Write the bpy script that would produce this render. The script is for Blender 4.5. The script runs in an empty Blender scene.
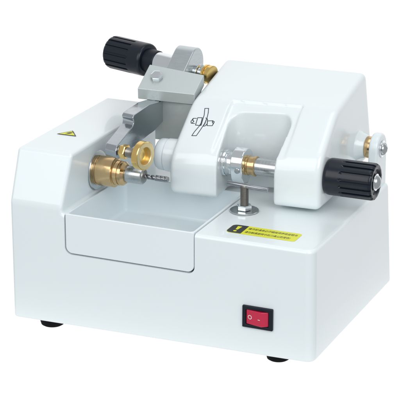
import bpy, bmesh, math, random
from mathutils import Vector, Matrix
random.seed(3)
PI = math.pi
S = bpy.context.scene
COL = S.collection

# ------------------------------------------------------------------ materials
def mat(name, col, rough=.4, metal=0., coat=0., bump=0., bscale=400., rvar=0., stretch=None, spec=.5, cvar=0., emit=0., cscale=20.):
    m = bpy.data.materials.new(name); m.use_nodes = True
    nt = m.node_tree; N = nt.nodes; L = nt.links
    b = N['Principled BSDF']
    b.inputs['Base Color'].default_value = (*col, 1)
    b.inputs['Roughness'].default_value = rough
    b.inputs['Metallic'].default_value = metal
    b.inputs['Coat Weight'].default_value = coat
    b.inputs['Coat Roughness'].default_value = .06
    b.inputs['Specular IOR Level'].default_value = spec
    tc = N.new('ShaderNodeTexCoord'); mp = N.new('ShaderNodeMapping')
    L.new(tc.outputs['Object'], mp.inputs['Vector'])
    if stretch: mp.inputs['Scale'].default_value = stretch
    if bump:
        n = N.new('ShaderNodeTexNoise'); n.inputs['Scale'].default_value = bscale; n.inputs['Detail'].default_value = 3
        L.new(mp.outputs[0], n.inputs['Vector'])
        bp = N.new('ShaderNodeBump'); bp.inputs['Strength'].default_value = bump; bp.inputs['Distance'].default_value = .0005
        L.new(n.outputs[0], bp.inputs['Height']); L.new(bp.outputs[0], b.inputs['Normal'])
        if coat: 
            L.new(bp.outputs[0], b.inputs['Coat Normal'])
    if rvar:
        n = N.new('ShaderNodeTexNoise'); n.inputs['Scale'].default_value = bscale * .4; n.inputs['Detail'].default_value = 4
        L.new(mp.outputs[0], n.inputs['Vector'])
        mr = N.new('ShaderNodeMapRange'); mr.inputs['From Min'].default_value = .3; mr.inputs['From Max'].default_value = .7
        mr.inputs['To Min'].default_value = max(.02, rough - rvar); mr.inputs['To Max'].default_value = rough + rvar
        L.new(n.outputs[0], mr.inputs['Value']); L.new(mr.outputs[0], b.inputs['Roughness'])
    if cvar:
        n = N.new('ShaderNodeTexNoise'); n.inputs['Scale'].default_value = cscale; n.inputs['Detail'].default_value = 4
        L.new(mp.outputs[0], n.inputs['Vector'])
        mx = N.new('ShaderNodeMix'); mx.data_type = 'RGBA'
        mx.inputs[6].default_value = (*[c * (1 - cvar) for c in col], 1)
        mx.inputs[7].default_value = (*[min(1, c * (1 + cvar)) for c in col], 1)
        L.new(n.outputs[0], mx.inputs[0]); L.new(mx.outputs[2], b.inputs['Base Color'])
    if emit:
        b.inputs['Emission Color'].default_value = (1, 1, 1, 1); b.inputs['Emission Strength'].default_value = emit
    return m

M = dict(
    paint=mat('white_enamel_paint', (.785, .855, .875), .30, coat=.4, bump=.015, bscale=420, cvar=.008),
    head=mat('white_gloss_moulding', (.775, .835, .85), .24, coat=.45, bump=.012, bscale=500, rvar=.0, cvar=.006),
    tray=mat('white_tray_plastic', (.785, .855, .885), .35, coat=.2, bump=.04, bscale=300, cvar=.01),
    black=mat('black_knob_plastic', (.005, .009, .018), .27, bump=.02, bscale=900, spec=.4),
    blackf=mat('black_switch_plastic', (.006, .010, .018), .45, bump=.08, bscale=900, spec=.3),
    rubber=mat('black_rubber', (.004, .005, .006), .85, bump=.2, bscale=900, spec=.15),
    chrome=mat('polished_chrome', (.80, .84, .86), .10, 1, bump=.02, bscale=300, rvar=.04),
    steel=mat('turned_steel', (.52, .55, .56), .26, 1, bump=.05, bscale=500, rvar=.05, stretch=(3, .02, .02)),
    dsteel=mat('dark_threaded_steel', (.33, .32, .30), .35, 1, bump=.1, bscale=500),
    lever=mat('brushed_steel', (.46, .50, .53), .16, 1, bump=.10, bscale=420, rvar=.08, stretch=(.6, .6, 5)),
    arm=mat('satin_steel', (.55, .60, .62), .30, .9, bump=.06, bscale=500, rvar=.05, stretch=(.6, .6, 5)),
    tool=mat('tool_steel', (.30, .32, .34), .22, 1, bump=.04, bscale=500),
    alu=mat('satin_aluminium', (.53, .585, .58), .42, .6, bump=.08, bscale=1200, rvar=.05),
    brass=mat('turned_brass', (.66, .47, .25), .21, 1, bump=.05, bscale=500, rvar=.05, stretch=(3, .02, .02)),
    gold=mat('polished_brass', (.86, .60, .22), .16, 1, bump=.04, bscale=400, rvar=.05),
    pale=mat('pale_brass_ring', (.80, .66, .38), .38, .85, bump=.1, bscale=900),
    red=mat('red_translucent_plastic', (.55, .012, .06), .3, coat=.3, bump=.05, bscale=600),
    yellow=mat('yellow_label_film', (.72, .74, .015), .4, bump=.03, bscale=500),
    ink=mat('black_label_ink', (.012, .016, .02), .45),
    dink=mat('dark_printed_line', (.05, .07, .085), .5),
    mark=mat('white_switch_mark', (.8, .75, .75), .5),
    table=mat('white_table_added_glow', (.08, .08, .08), .6, emit=1.0, spec=.0),  # plain table; glow added so no shadow shows beneath the body
)

# ------------------------------------------------------------------ helpers
def obj(name, bm, m, parent=None, smooth=True, ang=35):
    me = bpy.data.meshes.new(name)
    bmesh.ops.recalc_face_normals(bm, faces=bm.faces[:])
    bm.to_mesh(me); bm.free()
    me.materials.append(m)
    o = bpy.data.objects.new(name, me); COL.objects.link(o)
    if parent: o.parent = parent
    if smooth:
        me.shade_smooth() if hasattr(me, 'shade_smooth') else None
        me.set_sharp_from_angle(angle=math.radians(ang))
    return o

def bake(o):                       # apply the object's modifiers
    dg = bpy.context.evaluated_depsgraph_get(); dg.update()
    me = bpy.data.meshes.new_from_object(o.evaluated_get(dg))
    o.modifiers.clear(); old = o.data; o.data = me
    me.name = old.name; bpy.data.meshes.remove(old)

def bevel(o, w, seg=3, ang=30, clamp=True):
    md = o.modifiers.new('b', 'BEVEL'); md.width = w; md.segments = seg; md.limit_method = 'ANGLE'
    md.angle_limit = math.radians(ang); md.use_clamp_overlap = clamp; md.miter_outer = 'MITER_ARC'
    bake(o)

def cut(o, c, op='DIFFERENCE'):
    for q_ in (o, c):
        b_ = bmesh.new(); b_.from_mesh(q_.data); bmesh.ops.connect_verts_nonplanar(b_, angle_limit=.0005, faces=b_.faces[:]); b_.to_mesh(q_.data); b_.free()
    n0 = len(o.data.polygons); keep = o.data.copy()
    for k in range(8):             # nudge the cutter by a hair if the solver gives up
        md = o.modifiers.new('c', 'BOOLEAN'); md.operation = op; md.object = c; md.solver = 'EXACT'; md.use_self = k % 2 == 1
        bake(o)
        if len(o.data.polygons) > n0 * .6: break
        o.data = keep.copy()
        c.location = (.00002 * (k + 1), .00003 * (k + 1), -.00002 * (k + 1)); bpy.context.view_layer.update()
    bpy.data.objects.remove(c, do_unlink=True); return

def finish(o, ang=35):
    o.data.shade_smooth(); o.data.set_sharp_from_angle(angle=math.radians(ang))
    md = o.modifiers.new('wn', 'WEIGHTED_NORMAL'); md.keep_sharp = True; md.weight = 80
    bake(o)

def prism_yz(pts, x0, x1, pts1=None):
    bm = bmesh.new(); n = len(pts); pts1 = pts1 or pts
    a = [bm.verts.new((x0, y, z)) for y, z in pts]; b = [bm.verts.new((x1, y, z)) for y, z in pts1]
    bm.faces.new(a); bm.faces.new(b[::-1])
    for i in range(n):
        j = (i + 1) % n; bm.faces.new((a[i], b[i], b[j], a[j]))
    bmesh.ops.recalc_face_normals(bm, faces=bm.faces[:])
    return bm

def box_bm(x0, x1, y0, y1, z0, z1, bm=None):
    bm = bm or bmesh.new()
    v = [bm.verts.new(p) for p in ((x0,y0,z0),(x1,y0,z0),(x1,y1,z0),(x0,y1,z0),(x0,y0,z1),(x1,y0,z1),(x1,y1,z1),(x0,y1,z1))]
    for f in ((0,3,2,1),(4,5,6,7),(0,1,5,4),(1,2,6,5),(2,3,7,6),(3,0,4,7)): bm.faces.new([v[i] for i in f])
    return bm

def frame(axis, up=None):
    a = Vector(axis).normalized()
    u = Vector(up or ((0,0,1) if abs(a.z) < .9 else (0,1,0)))
    r = u.cross(a).normalized(); u = a.cross(r)
    return r, u, a                 # local x, y, z

def lathe(prof, origin, axis, seg=64, fn=None, bm=None, cap=True):
    """prof: (distance along axis, radius); fn(t, dist, r) -> r"""
    bm = bm or bmesh.new(); r_, u_, a_ = frame(axis); O = Vector(origin)
    rings = []
    for d, r in prof:
        if r <= 1e-7:
            rings.append([bm.verts.new(O + a_ * d)]); continue
        ring = []
        for k in range(seg):
            t = 2 * PI * k / seg; rr = fn(t, d, r) if fn else r
            ring.append(bm.verts.new(O + a_ * d + r_ * (rr * math.cos(t)) + u_ * (rr * math.sin(t))))
        rings.append(ring)
    for A, B in zip(rings, rings[1:]):
        if len(A) == 1 and len(B) == 1: continue
        for k in range(seg):
            j = (k + 1) % seg
            if len(A) == 1: bm.faces.new((A[0], B[k], B[j]))
            elif len(B) == 1: bm.faces.new((A[k], A[j], B[0]))
            else: bm.faces.new((A[k], A[j], B[j], B[k]))
    if cap:
        if len(rings[0]) > 1: bm.faces.new(rings[0][::-1])
        if len(rings[-1]) > 1: bm.faces.new(rings[-1])
    return bm

def cyl_prof(l, r, c=.0006, d0=0.):
    k = [(0, 0), (.29, .3*.3), (1, 1)]
    return [(d0, r - c), (d0 + c * .3, r - c * .3), (d0 + c, r), (d0 + l - c, r), (d0 + l - c * .3, r - c * .3), (d0 + l, r - c)]

def cyl(name, o0, axis, l, r, m, parent, c=.0006, seg=64):
    return obj(name, lathe(cyl_prof(l, r, c), o0, axis, seg), m, parent)

def hexnut(l, r, c=.0006):
    return lambda o0, axis: lathe([(0, r * .93), (c, r), (l - c, r), (l, r * .9)], o0, axis, 6)

def poly_on(name, pts3, m, parent, thick_n, th=.00015):
    """flat film shape: outline pts3 (3-D, planar), lifted along thick_n"""
    bm = bmesh.new(); n = Vector(thick_n).normalized() * th
    a = [bm.verts.new(Vector(p)) for p in pts3]; b = [bm.verts.new(Vector(p) + n) for p in pts3]
    bm.faces.new(a); bm.faces.new(b[::-1]); k = len(a)
    for i in range(k):
        j = (i + 1) % k; bm.faces.new((a[i], b[i], b[j], a[j]))
    return obj(name, bm, m, parent, smooth=False)

def empty(name, loc, label, cat):
    o = bpy.data.objects.new(name, None); COL.objects.link(o); o.location = loc
    o.empty_display_size = .02
    o['label'] = label; o['category'] = cat
    return o

# ------------------------------------------------------------------ dimensions (metres)
W = .300; H1 = .110; Db = .216; Dt = .206; XT0 = .0535; XT1 = .0565
GZ = -.012                         # table top below the body's underside

# ------------------------------------------------------------------ setting
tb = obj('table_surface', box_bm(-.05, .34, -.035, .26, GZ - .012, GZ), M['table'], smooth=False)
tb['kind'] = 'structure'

machine = empty('drilling_machine', (0, 0, 0),
    'white bench drilling machine with two black ribbed knobs, brass chuck and red power switch', 'drilling machine')

# ------------------------------------------------------------------ body
bm = bmesh.new()
V = lambda *p: bm.verts.new(p)
a = [V(0,0,0), V(0,0,H1), V(0,0,.116), V(0,.018,.163), V(0,Dt-.003,.163), V(0,Dt,H1), V(0,Db,0)]
c = [V(XT0,0,H1), V(XT0+.0005,0,.116), V(XT1,.018,.163), V(XT1,Dt-.003,.163), V(XT0,Dt,H1)]
e = [V(W+.0008,0,.0050), V(W-.001,0,H1+.0003), V(W-.001,Dt+.006,H1), V(W+.0012,Db+.006,.0050)]
F = bm.faces.new
F(a); F((a[0], e[0], e[1], c[0], a[1])); F((a[1], c[0], c[1], a[2])); F((a[2], c[1], c[2], a[3])); F((a[3], c[2], c[3], a[4]))
F((a[4], c[3], c[4], a[5])); F((a[5], c[4], e[2], e[3], a[6])); F((c[0], c[4], c[3], c[2], c[1])); F((c[0], e[1], e[2], c[4]))
F((e[0], e[3], e[2], e[1])); F((a[0], a[6], e[3], e[0]))
bm.verts.ensure_lookup_table()
ve = [e_ for e_ in bm.edges if all(v.co.x > W - .003 for v in e_.verts) and abs(e_.verts[0].co.z - e_.verts[1].co.z) > .05]
bmesh.ops.recalc_face_normals(bm, faces=bm.faces[:])
bmesh.ops.bevel(bm, geom=ve, offset=.0085, segments=10, profile=.5, affect='EDGES')
body = obj('machine_body', bm, M['paint'], machine)
bevel(body, .0034, 6, 12, False)
# recess for the tray, rounded lower corners
def recess(x0, x1, y0, y1, z0, z1, r):
    b = bmesh.new(); pts = [(x0, z1), (x1, z1)]
    for k in range(9): t = -PI/2 * k/8; pts.append((x1 - r + r*math.cos(t), z0 + r + r*math.sin(t)))
    for k in range(9): t = -PI/2 - PI/2 * k/8; pts.append((x0 + r + r*math.cos(t), z0 + r + r*math.sin(t)))
    p = [b.verts.new((x, y0, z)) for x, z in pts]; q = [b.verts.new((x, y1, z)) for x, z in pts]
    b.faces.new(p); b.faces.new(q[::-1])
    for i in range(len(p)):
        j = (i+1) % len(p); b.faces.new((p[i], q[i], q[j], p[j]))
    return b
cc = obj('cutter', recess(.0562, .1866, -.02, .1235, .0722, .2, .007), M['paint'], smooth=False)
# keep the cutter out of the tower above the deck
cc2 = obj('cutter', box_bm(.02, .0580, -.03, .3, H1 - .0002, .3), M['paint'], smooth=False)
cut(cc, cc2)
cut(body, cc)
bevel(body, .0009, 3, 40)
finish(body)

# ------------------------------------------------------------------ tray (lifts out)
tray = obj('chip_tray', recess(.0573, .1856, .0002, .1225, .0735, .1114, .0065), M['tray'], smooth=False)
tray['label'] = 'shallow white plastic tray set into the front of the machine below the drill bit'
tray['category'] = 'tray'
inner = obj('cutter', box_bm(.0594, .1835, .0024, .1207, .0762, .13), M['tray'], smooth=False)
bevel(inner, .0035, 4, 30)
cut(tray, inner)
bevel(tray, .0007, 3, 40)
finish(tray)

# ------------------------------------------------------------------ feet
for x, y, r in ((.0275, .0260, .0118), (.2540, .0360, .0112), (.0405, .185, .0125), (.262, .185, .0112)):
    obj('rubber_foot', lathe([(0, r*.80), (.001, r*.93), (.004, r), (.016, r), (.0170, r*.9)], (x, y, GZ), (0,0,1), 48), M['rubber'], body)

# ------------------------------------------------------------------ swinging head cover
XL, XR = .1220, .2708
pl = [(.0862,.1130),(.0845,.1490),(.1395,.1905),(.2240,.2122),(.2500,.126),(.130,.1130)]
pr_ = [(.0905,.1140),(.0905,.1580),(.1340,.1975),(.2165,.2154),(.2420,.126),(.125,.1140)]
def soften(P):
    def bez(a, b, c, n=6): return [((1-t)**2*a[0]+2*t*(1-t)*b[0]+t*t*c[0], (1-t)**2*a[1]+2*t*(1-t)*b[1]+t*t*c[1]) for t in [k/n for k in range(n+1)]]
    mixp = lambda a, b, t: (a[0]*(1-t)+b[0]*t, a[1]*(1-t)+b[1]*t)
    return [P[0]] + bez(mixp(P[1], P[0], .42), P[1], mixp(P[1], P[2], .24)) + bez(mixp(P[2], P[1], .16), P[2], mixp(P[2], P[3], .13)) + P[3:]
head = obj('head_cover', prism_yz(soften(pl), XL, XR, soften(pr_)), M['head'], machine, smooth=False)
def lerp(x): return (x - XL) / (XR - XL)
def prof(x, i):
    t = lerp(x); return (pl[i][0]*(1-t)+pr_[i][0]*t, pl[i][1]*(1-t)+pr_[i][1]*t)
# shallow step around the opening, follows the slope 2.2 mm down
def B_(m1, n, d): return (m1[0]-n[0]*d, m1[1]-n[1]*d)
def step_pts(x, d):
    n1, m1, b1 = prof(x, 1), prof(x, 2), prof(x, 3)
    s = ((m1[0]-n1[0]), (m1[1]-n1[1])); L = math.hypot(*s); s = (s[0]/L, s[1]/L); n = (-s[1], s[0])
    A = (n1[0]-n[0]*.0012, n1[1]-n[1]*.0012); q = ((B_(m1,n,d)[0]-A[0])*1.6, (B_(m1,n,d)[1]-A[1])*1.6); A = (B_(m1,n,d)[0]-q[0], B_(m1,n,d)[1]-q[1])
    g = ((b1[0]-m1[0]), (b1[1]-m1[1])); G = math.hypot(*g); g = (g[0]/G, g[1]/G)
    B = (m1[0]-n[0]*d, m1[1]-n[1]*d)
    C = (m1[0]+g[0]*.0075, m1[1]+g[1]*.0075 - d*.9)
    return [A, B, C, (C[0]-.002, C[1]+.04), (A[0]-.04, C[1]+.04)]
sx0, sx1 = .1625, .2345
bevel(head, .0058, 7, 24)
# the opening itself
ox0, ox1, oyb = .1668, .2288, .1350
opn = bmesh.new(); pts = []; r = .012
pts += [(ox0 + .0085, .03), (ox1 - .0085, .03)]
for k in range(10): t = PI/2 * k/9; pts.append((ox1 - r + r*math.cos(t), oyb - r + r*math.sin(t)))
for k in range(10): t = PI/2 + PI/2 * k/9; pts.append((ox0 + r + r*math.cos(t), oyb - r + r*math.sin(t)))
p = [opn.verts.new((x, y, .09)) for x, y in pts]; q = [opn.verts.new((x, y, .26)) for x, y in pts]
opn.faces.new(p); opn.faces.new(q[::-1])
for i in range(len(p)):
    j = (i+1) % len(p); opn.faces.new((p[i], q[i], q[j], p[j]))
opn = obj('cutter', opn, M['head'], smooth=False)
cut(head, opn)
stp = obj('cutter', prism_yz(step_pts(sx0, .0040), sx0, sx1, step_pts(sx1, .0040)), M['head'], smooth=False)
cut(head, stp)
md = head.modifiers.new('r', 'REMESH'); md.mode = 'VOXEL'; md.voxel_size = .0008; md.use_smooth_shade = True
md = head.modifiers.new('s', 'SMOOTH'); md.factor = .5; md.iterations = 26
bake(head); head.data.shade_smooth()



# ------------------------------------------------------------------ lens clamping shaft inside the head
AY, AZ = .1113, .1425
AX = Vector((1, 0, 0))
shaft = cyl('clamp_shaft', (.150, AY, AZ), AX, .12, .0082, M['steel'], machine)
cyl('shaft_flange', (.1665, AY, AZ), AX, .0055, .0125, M['chrome'], shaft, .001)
cyl('shaft_sleeve', (.1700, AY, AZ), AX, .012, .0108, M['chrome'], shaft, .001)
# chrome cam collar: round top, lobe running down
b = bmesh.new(); pts = []
for k in range(25):
    t = math.radians(-20 + 220 * k/24); pts.append((AY + .0150*math.cos(t), AZ + .002 + .0142*math.sin(t)))
pts += [(AY - .0125, AZ - .010), (AY - .0075, AZ - .0165), (AY + .003, AZ - .018), (AY + .0105, AZ - .012)]
col = obj('cam_collar', prism_yz(pts, .1795, .1915), M['chrome'], shaft); bevel(col, .0012, 3, 40); finish(col)
bs = obj('brass_bush', lathe([(0, .0088), (.0008, .0094), (.0020, .0094), (.0024, .0086), (.0068, .0086), (.0072, .0096), (.0090, .0096), (.0096, .0090)], (.1915, AY, AZ), AX, 64), M['brass'], shaft)
obj('set_screw', lathe([(0, .0022), (.0008, .0028), (.0022, .0024), (.0026, 0)], (.187, AY - .0135, AZ - .002), (0,-1,0), 24), M['steel'], shaft)

# white boss on the drill side of the head
boss = obj('clamp_boss', lathe([(0, .0140), (.0015, .0158), (.0125, .0162), (.016, .0162)], (.1095, AY, AZ), AX, 72), M['head'], head)
obj('rubber_pad', lathe([(0, .012), (.001, .0138), (.003, .0150), (.008, .0152), (.0095, .0144)], (.1003, AY, AZ), AX, 72), mat('milky_pad', (.70,.77,.80), .5), boss)

# ------------------------------------------------------------------ ribbed knobs
def knob_bm(origin, axis, L, R, n=16, g0=.0, g1=.66, depth=.0014, flip=False):
    prof_ = [(0, 0.0), (0, R*.70), (0, R*.90), (L*.012, R*.955), (L*.035, R*.985), (L*.07, R)]
    for k in range(1, 45): prof_.append((L*(.07 + .87*k/44), R))
    prof_ += [(L*.965, R*.985), (L*.988, R*.955), (L, R*.90), (L, R*.72), (L*.985, R*.68), (L*.96, R*.64), (L*.96, 0)]
    # flutes start at the far (outer) end and stop short of the inner end, with rounded run-outs
    def fn(t, d, r):
        u = 1 - d / L
        ph = (t * n / (2*PI)) % 1.0; w = abs(ph - .5) * 2         # 0 at groove centre
        across = w * (2*PI*R/n) * .5                              # metres from the centre line
        hw = .0013
        endd = (g1 - u) * L
        f = 0.
        if endd > 0 and r > R*.93:
            eff = across if endd > hw else math.hypot(across, hw - endd)
            x = max(0., 1 - (eff / hw) ** 4); f = min(1, x * 1.6)
        return r - depth * f
    return lathe(prof_, origin, axis, n * 20, fn)

kn = obj('clamp_knob', knob_bm((.2715, AY, AZ), AX, .0460, .0172), M['black'], machine, ang=50)
cyl('knob_washer', (.3163, AY, AZ), AX, .0016, .0080, M['chrome'], kn, .0005)
obj('knob_screw', lathe([(0, .0062), (.0006, .0064), (.0016, .0060), (.0030, .0046), (.0039, .0024), (.0042, 0)], (.3178, AY, AZ), AX, 48), M['steel'], kn)
cyl('knob_spacer', (.268, AY, AZ), AX, .006, .0120, M['blackf'], kn)

# ------------------------------------------------------------------ drill chuck on the tower
CY, CZ = .0712, .1321
ch = obj('drill_chuck', lathe([(0, .0136), (.0006, .0142), (.0020, .0142), (.0022, .0137), (.0030, .0137), (.0032, .0142), (.0184, .0142), (.0189, .0138), (.0190, .0121), (.0192, .0118), (.0236, .0118), (.0238, .0110), (.0248, .0110), (.0250, .0116), (.0272, .0114), (.0298, .0092), (.0300, .0084)], (.0562, CY, CZ), AX, 80), M['brass'], machine)
obj('chuck_flange', lathe([(0, .0186), (.0009, .0190), (.0016, .0184), (.0018, .0160)], (.0548, CY, CZ), AX, 72), M['steel'], ch)
cyl('collet', (.0850, CY, CZ), AX, .0185, .0080, M['steel'], ch, .0012)
obj('collet_nose', lathe([(0, .0068), (.0012, .0060), (.0018, .0040), (.0022, .0030)], (.1033, CY, CZ), AX, 48), M['dsteel'], ch)
# twist drill: two-fluted section swept along a helix
b = bmesh.new(); rings = []; NS, NL = 28, 110
for i in range(NL + 1):
    u = i / NL; x = .1035 + .0250 * u
    tw = 2*PI * 2.6 * u if u < .5 else 2*PI * (1.3 + 3.0 * (u - .5))
    R = .0024 if u < .48 else .0028
    if u > .96: R *= 1 - (u - .96) * 3
    ring = []
    for k in range(NS):
        t = 2*PI*k/NS; d = max(0, math.cos(2*t)) ** 1.5 * (.66 if u < .5 else .07)
        rr = R * (1 - d); ring.append(b.verts.new((x, CY + rr*math.cos(t+tw), CZ + rr*math.sin(t+tw))))
    rings.append(ring)
for A, B in zip(rings, rings[1:]):
    for k in range(NS): b.faces.new((A[k], A[(k+1) % NS], B[(k+1) % NS], B[k]))
b.faces.new(rings[0]); b.faces.new(rings[-1][::-1])
obj('drill_bit', b, M['tool'], ch, ang=30)

# ------------------------------------------------------------------ follower lever with guide wheel
LX0, LX1 = .0750, .0885
TY, TZ = .0510, .1605
EY, EZ = .2020, .2045
pts = []
for k in range(13):
    t = math.radians(265 - 150 * k/12); pts.append((TY + .0072*math.cos(t), TZ + .0072*math.sin(t)))
pts += [(.0665, .1722), (.0800, .1765), (.0822, .1785), (.0822, .1815), (.0808, .1832), (.0808, .1850), (.0835, .1868), (.1170, .1880), (.1400, .1850), (.1630, .1850), (.1780, .1860)]
pts += [(.1790, .1690), (.1275, .1588), (.0860, .1560)]
SK = .0035
lev = obj('follower_lever', prism_yz([(y + SK, z) for y, z in pts], LX0, LX1, pts), M['lever'], machine, smooth=False); bevel(lev, .0011, 3, 28); finish(lev)
WA = Vector((1, -.22, .0)).normalized(); WO = Vector((LX1 - .0008, TY, TZ + .0008)); WN = WO + WA*.0040
nb = hexnut(.0062, .0070)(WN, WA)
obj('hex_nut', nb, M['gold'], lev, smooth=False)
obj('wheel_axle', lathe([(0, .0045)] + [(.0005 + .0007*k, .0048 if k % 2 else .0042) for k in range(36)], WO, WA, 40), M['dsteel'], lev)
wx = WO + WA*.0245
wh = obj('guide_wheel', lathe([(0, .0100), (0, .0126), (.0006, .0134), (.0062, .0134), (.0068, .0129), (.0068, .0125)], wx, WA, 96, cap=False), M['gold'], lev)
obj('wheel_rim', lathe([(.0060, .0126), (.0069, .0124), (.0070, .0088), (.0064, .0082), (.0024, .0080)], wx, WA, 96, cap=False), M['pale'], wh)
obj('wheel_hub', lathe([(.0, .0110), (.0022, .0095), (.0026, .0080), (.0026, .0030), (.0022, 0)], wx, WA, 72, cap=False), M['gold'], wh)

cy_, cz_, R_ = EY + .0035, EZ + .0020, .0168
dv = (-.84, -.54); nv = (-.54, .84); a0 = math.degrees(math.atan2(nv[1], nv[0]))
pe = [(cy_ + R_*math.cos(math.radians(a0 - 180*k/24)), cz_ + R_*math.sin(math.radians(a0 - 180*k/24))) for k in range(25)]
pe += [(pe[-1][0] + dv[0]*.046, pe[-1][1] + dv[1]*.046), (pe[0][0] + dv[0]*.046, pe[0][1] + dv[1]*.046)]
eye = obj('pivot_eye', prism_yz([(y + .002, z) for y, z in pe], .0775, .0985, pe), M['arm'], lev, smooth=False); bevel(eye, .0010, 3, 28); finish(eye)

# ------------------------------------------------------------------ aluminium bracket on the head's left
FL, BL, FR, BR = (.0668,.1362,.1965), (.0668,.1640,.2135), (.1222,.1460,.1941), (.1222,.1690,.2075)
th = .0105
b = bmesh.new()
tp = [b.verts.new(p) for p in (FL, FR, BR, BL)]; bt = [b.verts.new((p[0], p[1]+.0005, p[2]-th)) for p in (FL, FR, BR, BL)]
b.faces.new(tp); b.faces.new(bt[::-1])
for i in range(4):
    j = (i+1) % 4; b.faces.new((tp[i], bt[i], bt[j], tp[j]))
brk = obj('clamp_bracket', b, M['alu'], machine, smooth=False)
leg = obj('cutter', box_bm(.0800, .1218, .1468, .1640, .1442, .1920), M['alu'], smooth=False)
cut(brk, leg, 'UNION')
bevel(brk, .0006, 3, 40); finish(brk)
nrm = (Vector(FR)-Vector(FL)).cross(Vector(BL)-Vector(FL)).normalized()
cpt = Vector(FL) + (Vector(FR)-Vector(FL))*.235 + (Vector(BL)-Vector(FL))*.50
obj('hex_bolt', lathe([(0, .0060), (.0036, .0062), (.0044, .0057), (.0048, .0046), (.0049, 0)], cpt + nrm*.0001, nrm, 6), M['chrome'], brk, smooth=False)

# ------------------------------------------------------------------ rear depth spindle and its knob
A0 = Vector((.1187, .1950, .2006))
dx = Vector((-1, .24, .035)).normalized()                       # points to the left, slightly up
sp = obj('depth_spindle', lathe(cyl_prof(.060, .0058, .0006), A0, dx, 48), M['steel'], machine)
obj('spindle_washer', lathe(cyl_prof(.0012, .0084, .0003), A0 + dx*.0135, dx, 48), M['chrome'], sp)
obj('brass_nut', lathe([(0, .0080), (.0006, .0094), (.0044, .0094), (.0048, .0084), (.0058, .0084), (.0062, .0094), (.0086, .0094), (.0092, .0086)], A0 - dx*.0015, dx, 64), M['gold'], sp)
obj('chrome_sleeve', lathe([(0, .0100), (.0008, .0107), (.0280, .0107), (.0288, .0100)], A0 + dx*.0385, dx, 64), M['chrome'], sp)
obj('black_collar', lathe([(0, .0106), (.0012, .0116), (.0140, .0120)], A0 + dx*.0655, dx, 64), M['blackf'], sp)
kp = A0 + dx*.0785
kn2 = obj('depth_knob', knob_bm(kp, dx, .0470, .0167, n=15), M['black'], machine, ang=50)

# ------------------------------------------------------------------ stop bolt on the right deck
BX, BY = .2030, .0760
st = obj('stop_bolt', lathe([(0, .0036)] + [(.0004 + .0004*k, .0039 if k % 2 else .0034) for k in range(56)] + [(.0232, .0030), (.0240, 0)], (BX, BY, H1 + .002), (0,0,1), 40), M['dsteel'], machine)
obj('washer', lathe([(0, .0134), (.0008, .0136), (.0012, .0132), (.0012, .003)], (BX, BY, H1 + .0004), (0,0,1), 72, cap=False), M['steel'], st)
obj('hex_nut', lathe([(0, .0060), (.0006, .0072), (.0042, .0072), (.0048, .0060)], (BX, BY, H1 + .0017), (0,0,1), 6), M['chrome'], st, smooth=False)
cyl('cross_pin', (BX - .0168, BY - .0005, H1 + .0258), (1, 0, -.052), .0400, .0022, M['tool'], st, .0006, 32)

# ------------------------------------------------------------------ hinge ear, right rear
HY, HZ = .1965, .1470
pts = [(.1800, .1060)]
for k in range(17):
    t = math.radians(180 - 172 * k/16); pts.append((HY + .0150*math.cos(t), HZ + .0150*math.sin(t)))
pts += [(.2035 + .009, .1060)]
ear = obj('hinge_ear', prism_yz(pts, .2855, .2945), M['paint'], machine, smooth=False); bevel(ear, .0024, 5, 30); finish(ear)
obj('hinge_bush', lathe(cyl_prof(.0065, .0106, .0008), (.2792, HY, HZ), AX, 64), M['brass'], ear)
obj('hinge_washer', lathe(cyl_prof(.0012, .0082, .0004), (.2944, HY, HZ), AX, 48), M['chrome'], ear)
obj('hinge_screw', lathe([(0, .0062), (.0016, .0060), (.0030, .0046), (.0037, .0028), (.0030, .0024), (.0026, 0)], (.2955, HY, HZ), AX, 6), M['steel'], ear, ang=60)
obj('hinge_boss', lathe([(0, .0190), (.002, .0172), (.005, .0146), (.009, .0124), (.0125, .0112), (.0135, .0102)], (.2660, HY + .001, HZ), AX, 72), M['head'], head)

# ------------------------------------------------------------------ power switch
sx0, sx1, sz0, sz1 = .2335, .2625, .0305, .0512
sw = obj('power_switch', box_bm(sx0, sx1, -.0022, .003, sz0, sz1), M['blackf'], machine, smooth=False)
ci = obj('cutter', box_bm(sx0 + .0033, sx1 - .0038, -.01, -.0004, sz0 + .0030, sz1 - .0034), M['blackf'], smooth=False)
cut(sw, ci); bevel(sw, .0008, 3, 40); finish(sw)
rx0, rx1 = sx0 + .0037, sx1 - .0042; rz0, rz1 = sz0 + .0033, sz1 - .0037
b = bmesh.new(); xm = rx0 + (rx1 - rx0) * .74
pf = [(rx0, .001), (rx0, -.0012), (xm, -.0046), (rx1, -.0010), (rx1, .001)]
p = [b.verts.new((x, y, rz0)) for x, y in pf]; q = [b.verts.new((x, y, rz1)) for x, y in pf]
b.faces.new(p); b.faces.new(q[::-1])
for i in range(5):
    j = (i+1) % 5; b.faces.new((p[i], q[i], q[j], p[j]))
rk = obj('rocker', b, M['red'], sw, smooth=False); bevel(rk, .0006, 3, 20); finish(rk)
sl = (-.0046 + .0012) / (xm - rx0)
def face_y(x): return -.0012 + sl * (x - rx0) - .0001
zc = (rz0 + rz1) / 2
b = bmesh.new(); cxo = rx0 + .0038; n = 36; rin, rout = .0014, .0020; A = []; B = []
for k in range(n):
    t = 2*PI*k/n
    for rr, Lr in ((rin, A), (rout, B)):
        x = cxo + rr*math.cos(t); Lr.append(b.verts.new((x, face_y(x), zc + .0002 + rr*math.sin(t))))
for k in range(n): b.faces.new((A[k], A[(k+1) % n], B[(k+1) % n], B[k]))
obj('off_mark', b, M['mark'], rk, smooth=False)
b = bmesh.new(); x0_, x1_ = xm - .0036, xm - .0014
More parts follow.
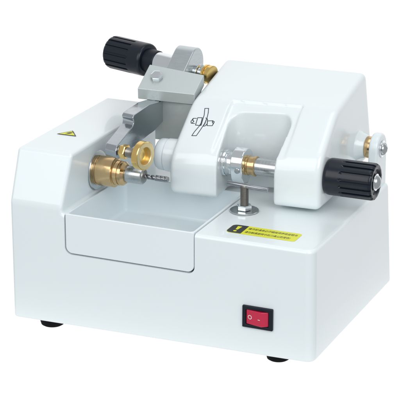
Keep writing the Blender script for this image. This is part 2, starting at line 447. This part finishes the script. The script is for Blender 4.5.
b.faces.new([b.verts.new((x, face_y(x), zc - .0004 + z)) for x, z in ((x0_, -.0003), (x1_, -.0003), (x1_, .0003), (x0_, .0003))])
obj('on_mark', b, M['mark'], rk, smooth=False)

# ------------------------------------------------------------------ printed labels
def rounded(x0, x1, y0, y1, rl, rr, n=6):
    P = []
    for cx, cy, r, t0 in ((x1-rr, y0+rr, rr, -90), (x1-rr, y1-rr, rr, 0), (x0+rl, y1-rl, rl, 90), (x0+rl, y0+rl, rl, 180)):
        for k in range(n+1):
            t = math.radians(t0 + 90*k/n); P.append((cx + r*math.cos(t), cy + r*math.sin(t)))
    return P
zL = H1 + .00035
lx0, lx1, ly0, ly1, lm = .2085, .2745, .0175, .0385, .2232
lab = poly_on('warning_label', [(x, y, zL) for x, y in rounded(lx0, lx1, ly0, ly1, .0045, .0030)], M['yellow'], machine, (0,0,1))
blk = [(x, y) for x, y in rounded(lx0 + .0002, lm, ly0 + .0002, ly1 - .0002, .0045, .0002)]
poly_on('black_panel', [(x, y, zL + .00018) for x, y in blk], M['ink'], lab, (0,0,1), .00004)
ex = .2160; ey = .0280
poly_on('exclamation_bar', [(ex - .0010, ey - .0018, zL + .00024), (ex + .0010, ey - .0018, zL + .00024), (ex + .0021, ey + .0068, zL + .00024), (ex - .0021, ey + .0068, zL + .00024)], M['yellow'], lab, (0,0,1), .00004)
poly_on('exclamation_dot', [(ex + .0016*math.cos(2*PI*k/16), ey - .0056 + .0016*math.sin(2*PI*k/16), zL + .00024) for k in range(16)], M['yellow'], lab, (0,0,1), .00004)
def text(name, s, size, loc, m, parent, width=None, rot=None):
    cu = bpy.data.curves.new(name, 'FONT'); cu.body = s; cu.size = size; cu.offset = size*.010
    t = bpy.data.objects.new('tmp', cu); COL.objects.link(t)
    dg = bpy.context.evaluated_depsgraph_get(); dg.update()
    me = bpy.data.meshes.new_from_object(t.evaluated_get(dg)); bpy.data.objects.remove(t, do_unlink=True)
    me.materials.clear(); me.materials.append(m)
    xs = [v.co.x for v in me.vertices]
    if width and xs:
        k = width / (max(xs) - min(xs)); x0 = min(xs)
        for v in me.vertices: v.co.x = (v.co.x - x0) * k
    o = bpy.data.objects.new(name, me); COL.objects.link(o); o.location = loc; o.parent = parent
    if rot: o.rotation_euler = rot
    return o
text('lettering', '操作前请务必仔细阅读使用说明书', .0052, (.2252, .0305, zL + .0002), M['ink'], lab, .0465)
text('lettering', '请勿触摸旋转中的刀具以防受伤!', .0052, (.2252, .0215, zL + .0002), M['ink'], lab, .0430)
# warning triangle on the tower
zT = .1633
T = [Vector((.0145, .0685, zT)), Vector((.0345, .0690, zT)), Vector((.0235, .0835, zT))]
tri = poly_on('hazard_triangle', T, M['ink'], machine, (0,0,1), .0002)
cen = sum(T, Vector()) / 3
poly_on('triangle_field', [cen + (v - cen)*.82 + Vector((0,0,.00022)) for v in T], M['yellow'], tri, (0,0,1), .00005)
cz = zT + .00035
poly_on('hazard_symbol', [Vector((cen.x + dx_, cen.y + dy_, cz)) for dx_, dy_ in ((.0018,.0060),(-.0030,.0004),(-.0002,.0004),(-.0022,-.0036),(.0034,.0014),(.0006,.0014),(.0030,.0060))], M['ink'], tri, (0,0,1), .00005)

# line drawing of a lens between two pads, on the sloping face of the head
def slope_pt(x, s):                # s: 0 at nose top, 1 at the break
    n1, m1 = prof(x, 1), prof(x, 2)
    return Vector((x, n1[0]*(1-s)+m1[0]*s, n1[1]*(1-s)+m1[1]*s))
sn = (slope_pt(.14, 1) - slope_pt(.14, 0)).cross(Vector((-1, 0, 0))).normalized()
if sn.z < 0: sn = -sn
from mathutils.bvhtree import BVHTree
bv = BVHTree.FromPolygons([v.co.copy() for v in head.data.vertices], [tuple(p.vertices) for p in head.data.polygons])
def snap(p):
    h = bv.ray_cast(p + sn*.01, -sn); return h[0] if h[0] else p
def stroke(b, P, w=.00038, closed=False):
    P = [Vector(p) for p in P]
    if closed: P = P + [P[0]]
    P = [snap(p0.lerp(p1, k/6)) for p0, p1 in zip(P, P[1:]) for k in range(6)] + [snap(P[-1])]
    for p0, p1 in zip(P, P[1:]):
        d = (p1 - p0).normalized(); s = d.cross(sn) * w; e0 = p0 - d*w*.6 + sn*.00012; e1 = p1 + d*w*.6 + sn*.00012
        b.faces.new([b.verts.new(v) for v in (e0 - s, e1 - s, e1 + s, e0 + s)])
DRAW = [(True, [(0.1391, 0.871), (0.1429, 0.876), (0.1442, 0.802), (0.1451, 0.7), (0.1448, 0.612), (0.1432, 0.499), (0.1415, 0.395), (0.137, 0.39), (0.1381, 0.462), (0.1405, 0.559), (0.1415, 0.655), (0.141, 0.758)]), (True, [(0.1357, 0.704), (0.1402, 0.709), (0.1416, 0.572), (0.1364, 0.575)]), (False, [(0.1348, 0.69), (0.1315, 0.686), (0.1304, 0.634), (0.1314, 0.6), (0.1349, 0.6)]), (False, [(0.1315, 0.686), (0.1317, 0.651), (0.1333, 0.637), (0.1321, 0.601)]), (False, [(0.1437, 0.711), (0.1459, 0.693), (0.1475, 0.615), (0.1464, 0.574), (0.1441, 0.564)]), (False, [(0.1448, 0.684), (0.1452, 0.613), (0.1446, 0.58)]), (False, [(0.1412, 0.711), (0.1421, 0.577)]), (True, [(0.1467, 0.662), (0.1517, 0.673), (0.1538, 0.655), (0.1532, 0.586), (0.1481, 0.58)]), (False, [(0.1517, 0.673), (0.152, 0.645), (0.1536, 0.623), (0.1532, 0.586)])]
b = bmesh.new()
for closed, P in DRAW: stroke(b, [slope_pt(x, s) for x, s in P], closed=closed)
obj('lens_diagram', b, M['dink'], head, smooth=False)

# ------------------------------------------------------------------ camera
f, yaw, pitch = 1848.412, .4128, .3303
cy, sy, cp, spp = math.cos(yaw), math.sin(yaw), math.cos(pitch), math.sin(pitch)
d = Vector((-sy*cp, cy*cp, -spp)); r = Vector((cy, sy, 0)); u = r.cross(d)
cam = bpy.data.cameras.new('camera'); co = bpy.data.objects.new('camera', cam); COL.objects.link(co)
cam.sensor_width = 36; cam.lens = 36 * f / 400; cam.clip_start = .05; cam.clip_end = 100
mw = Matrix((r, u, -d)).transposed().to_4x4(); mw.translation = Vector((.8086, -1.4082, .6703))
co.matrix_world = mw
S.camera = co

# ------------------------------------------------------------------ light: white cyclorama behind, dim studio behind the camera, softboxes
w = bpy.data.worlds.new('World'); S.world = w; w.use_nodes = True
N = w.node_tree.nodes; L = w.node_tree.links; bg = N['Background']
tc = N.new('ShaderNodeTexCoord'); dt = N.new('ShaderNodeVectorMath'); dt.operation = 'DOT_PRODUCT'
L.new(tc.outputs['Generated'], dt.inputs[0]); dt.inputs[1].default_value = (-.38, .925, 0)   # the cyclorama stands behind the machine
rp = N.new('ShaderNodeValToRGB'); mr = N.new('ShaderNodeMapRange')
mr.inputs['From Min'].default_value = -1; mr.inputs['From Max'].default_value = 1
L.new(dt.outputs['Value'], mr.inputs['Value']); L.new(mr.outputs[0], rp.inputs[0])
E = rp.color_ramp.elements
E[0].position = .72; E[0].color = (.47, .48, .49, 1)
E[1].position = .86; E[1].color = (1, 1, 1, 1)
L.new(rp.outputs[0], bg.inputs['Color']); bg.inputs['Strength'].default_value = 1.05

def area(name, loc, target, sx, sy_, power, col=(1, 1, 1)):
    l = bpy.data.lights.new(name, 'AREA'); l.shape = 'RECTANGLE'; l.size = sx; l.size_y = sy_; l.energy = power; l.color = col
    o = bpy.data.objects.new(name, l); COL.objects.link(o); o.location = loc
    o.rotation_euler = (Vector(target) - Vector(loc)).to_track_quat('-Z', 'Y').to_euler()
    return o
area('softbox_key', (-.30, -1.30, 1.00), (.15, .08, .1), 1.1, 1.1, 8.0, (1, .995, .99))
area('softbox_front', (1.35, -1.05, 1.15), (.15, .08, .1), 1.1, 1.1, 14.5)
area('softbox_top', (.25, .10, 1.5), (.15, .1, .1), .9, .7, 3.0)

S.view_settings.view_transform = 'Standard'; S.view_settings.look = 'None'
S.view_settings.exposure = 0; S.view_settings.gamma = 1
S.render.engine = 'CYCLES'
S.cycles.max_bounces = 8; S.cycles.use_denoising = True
S.cycles.caustics_reflective = False; S.cycles.caustics_refractive = False
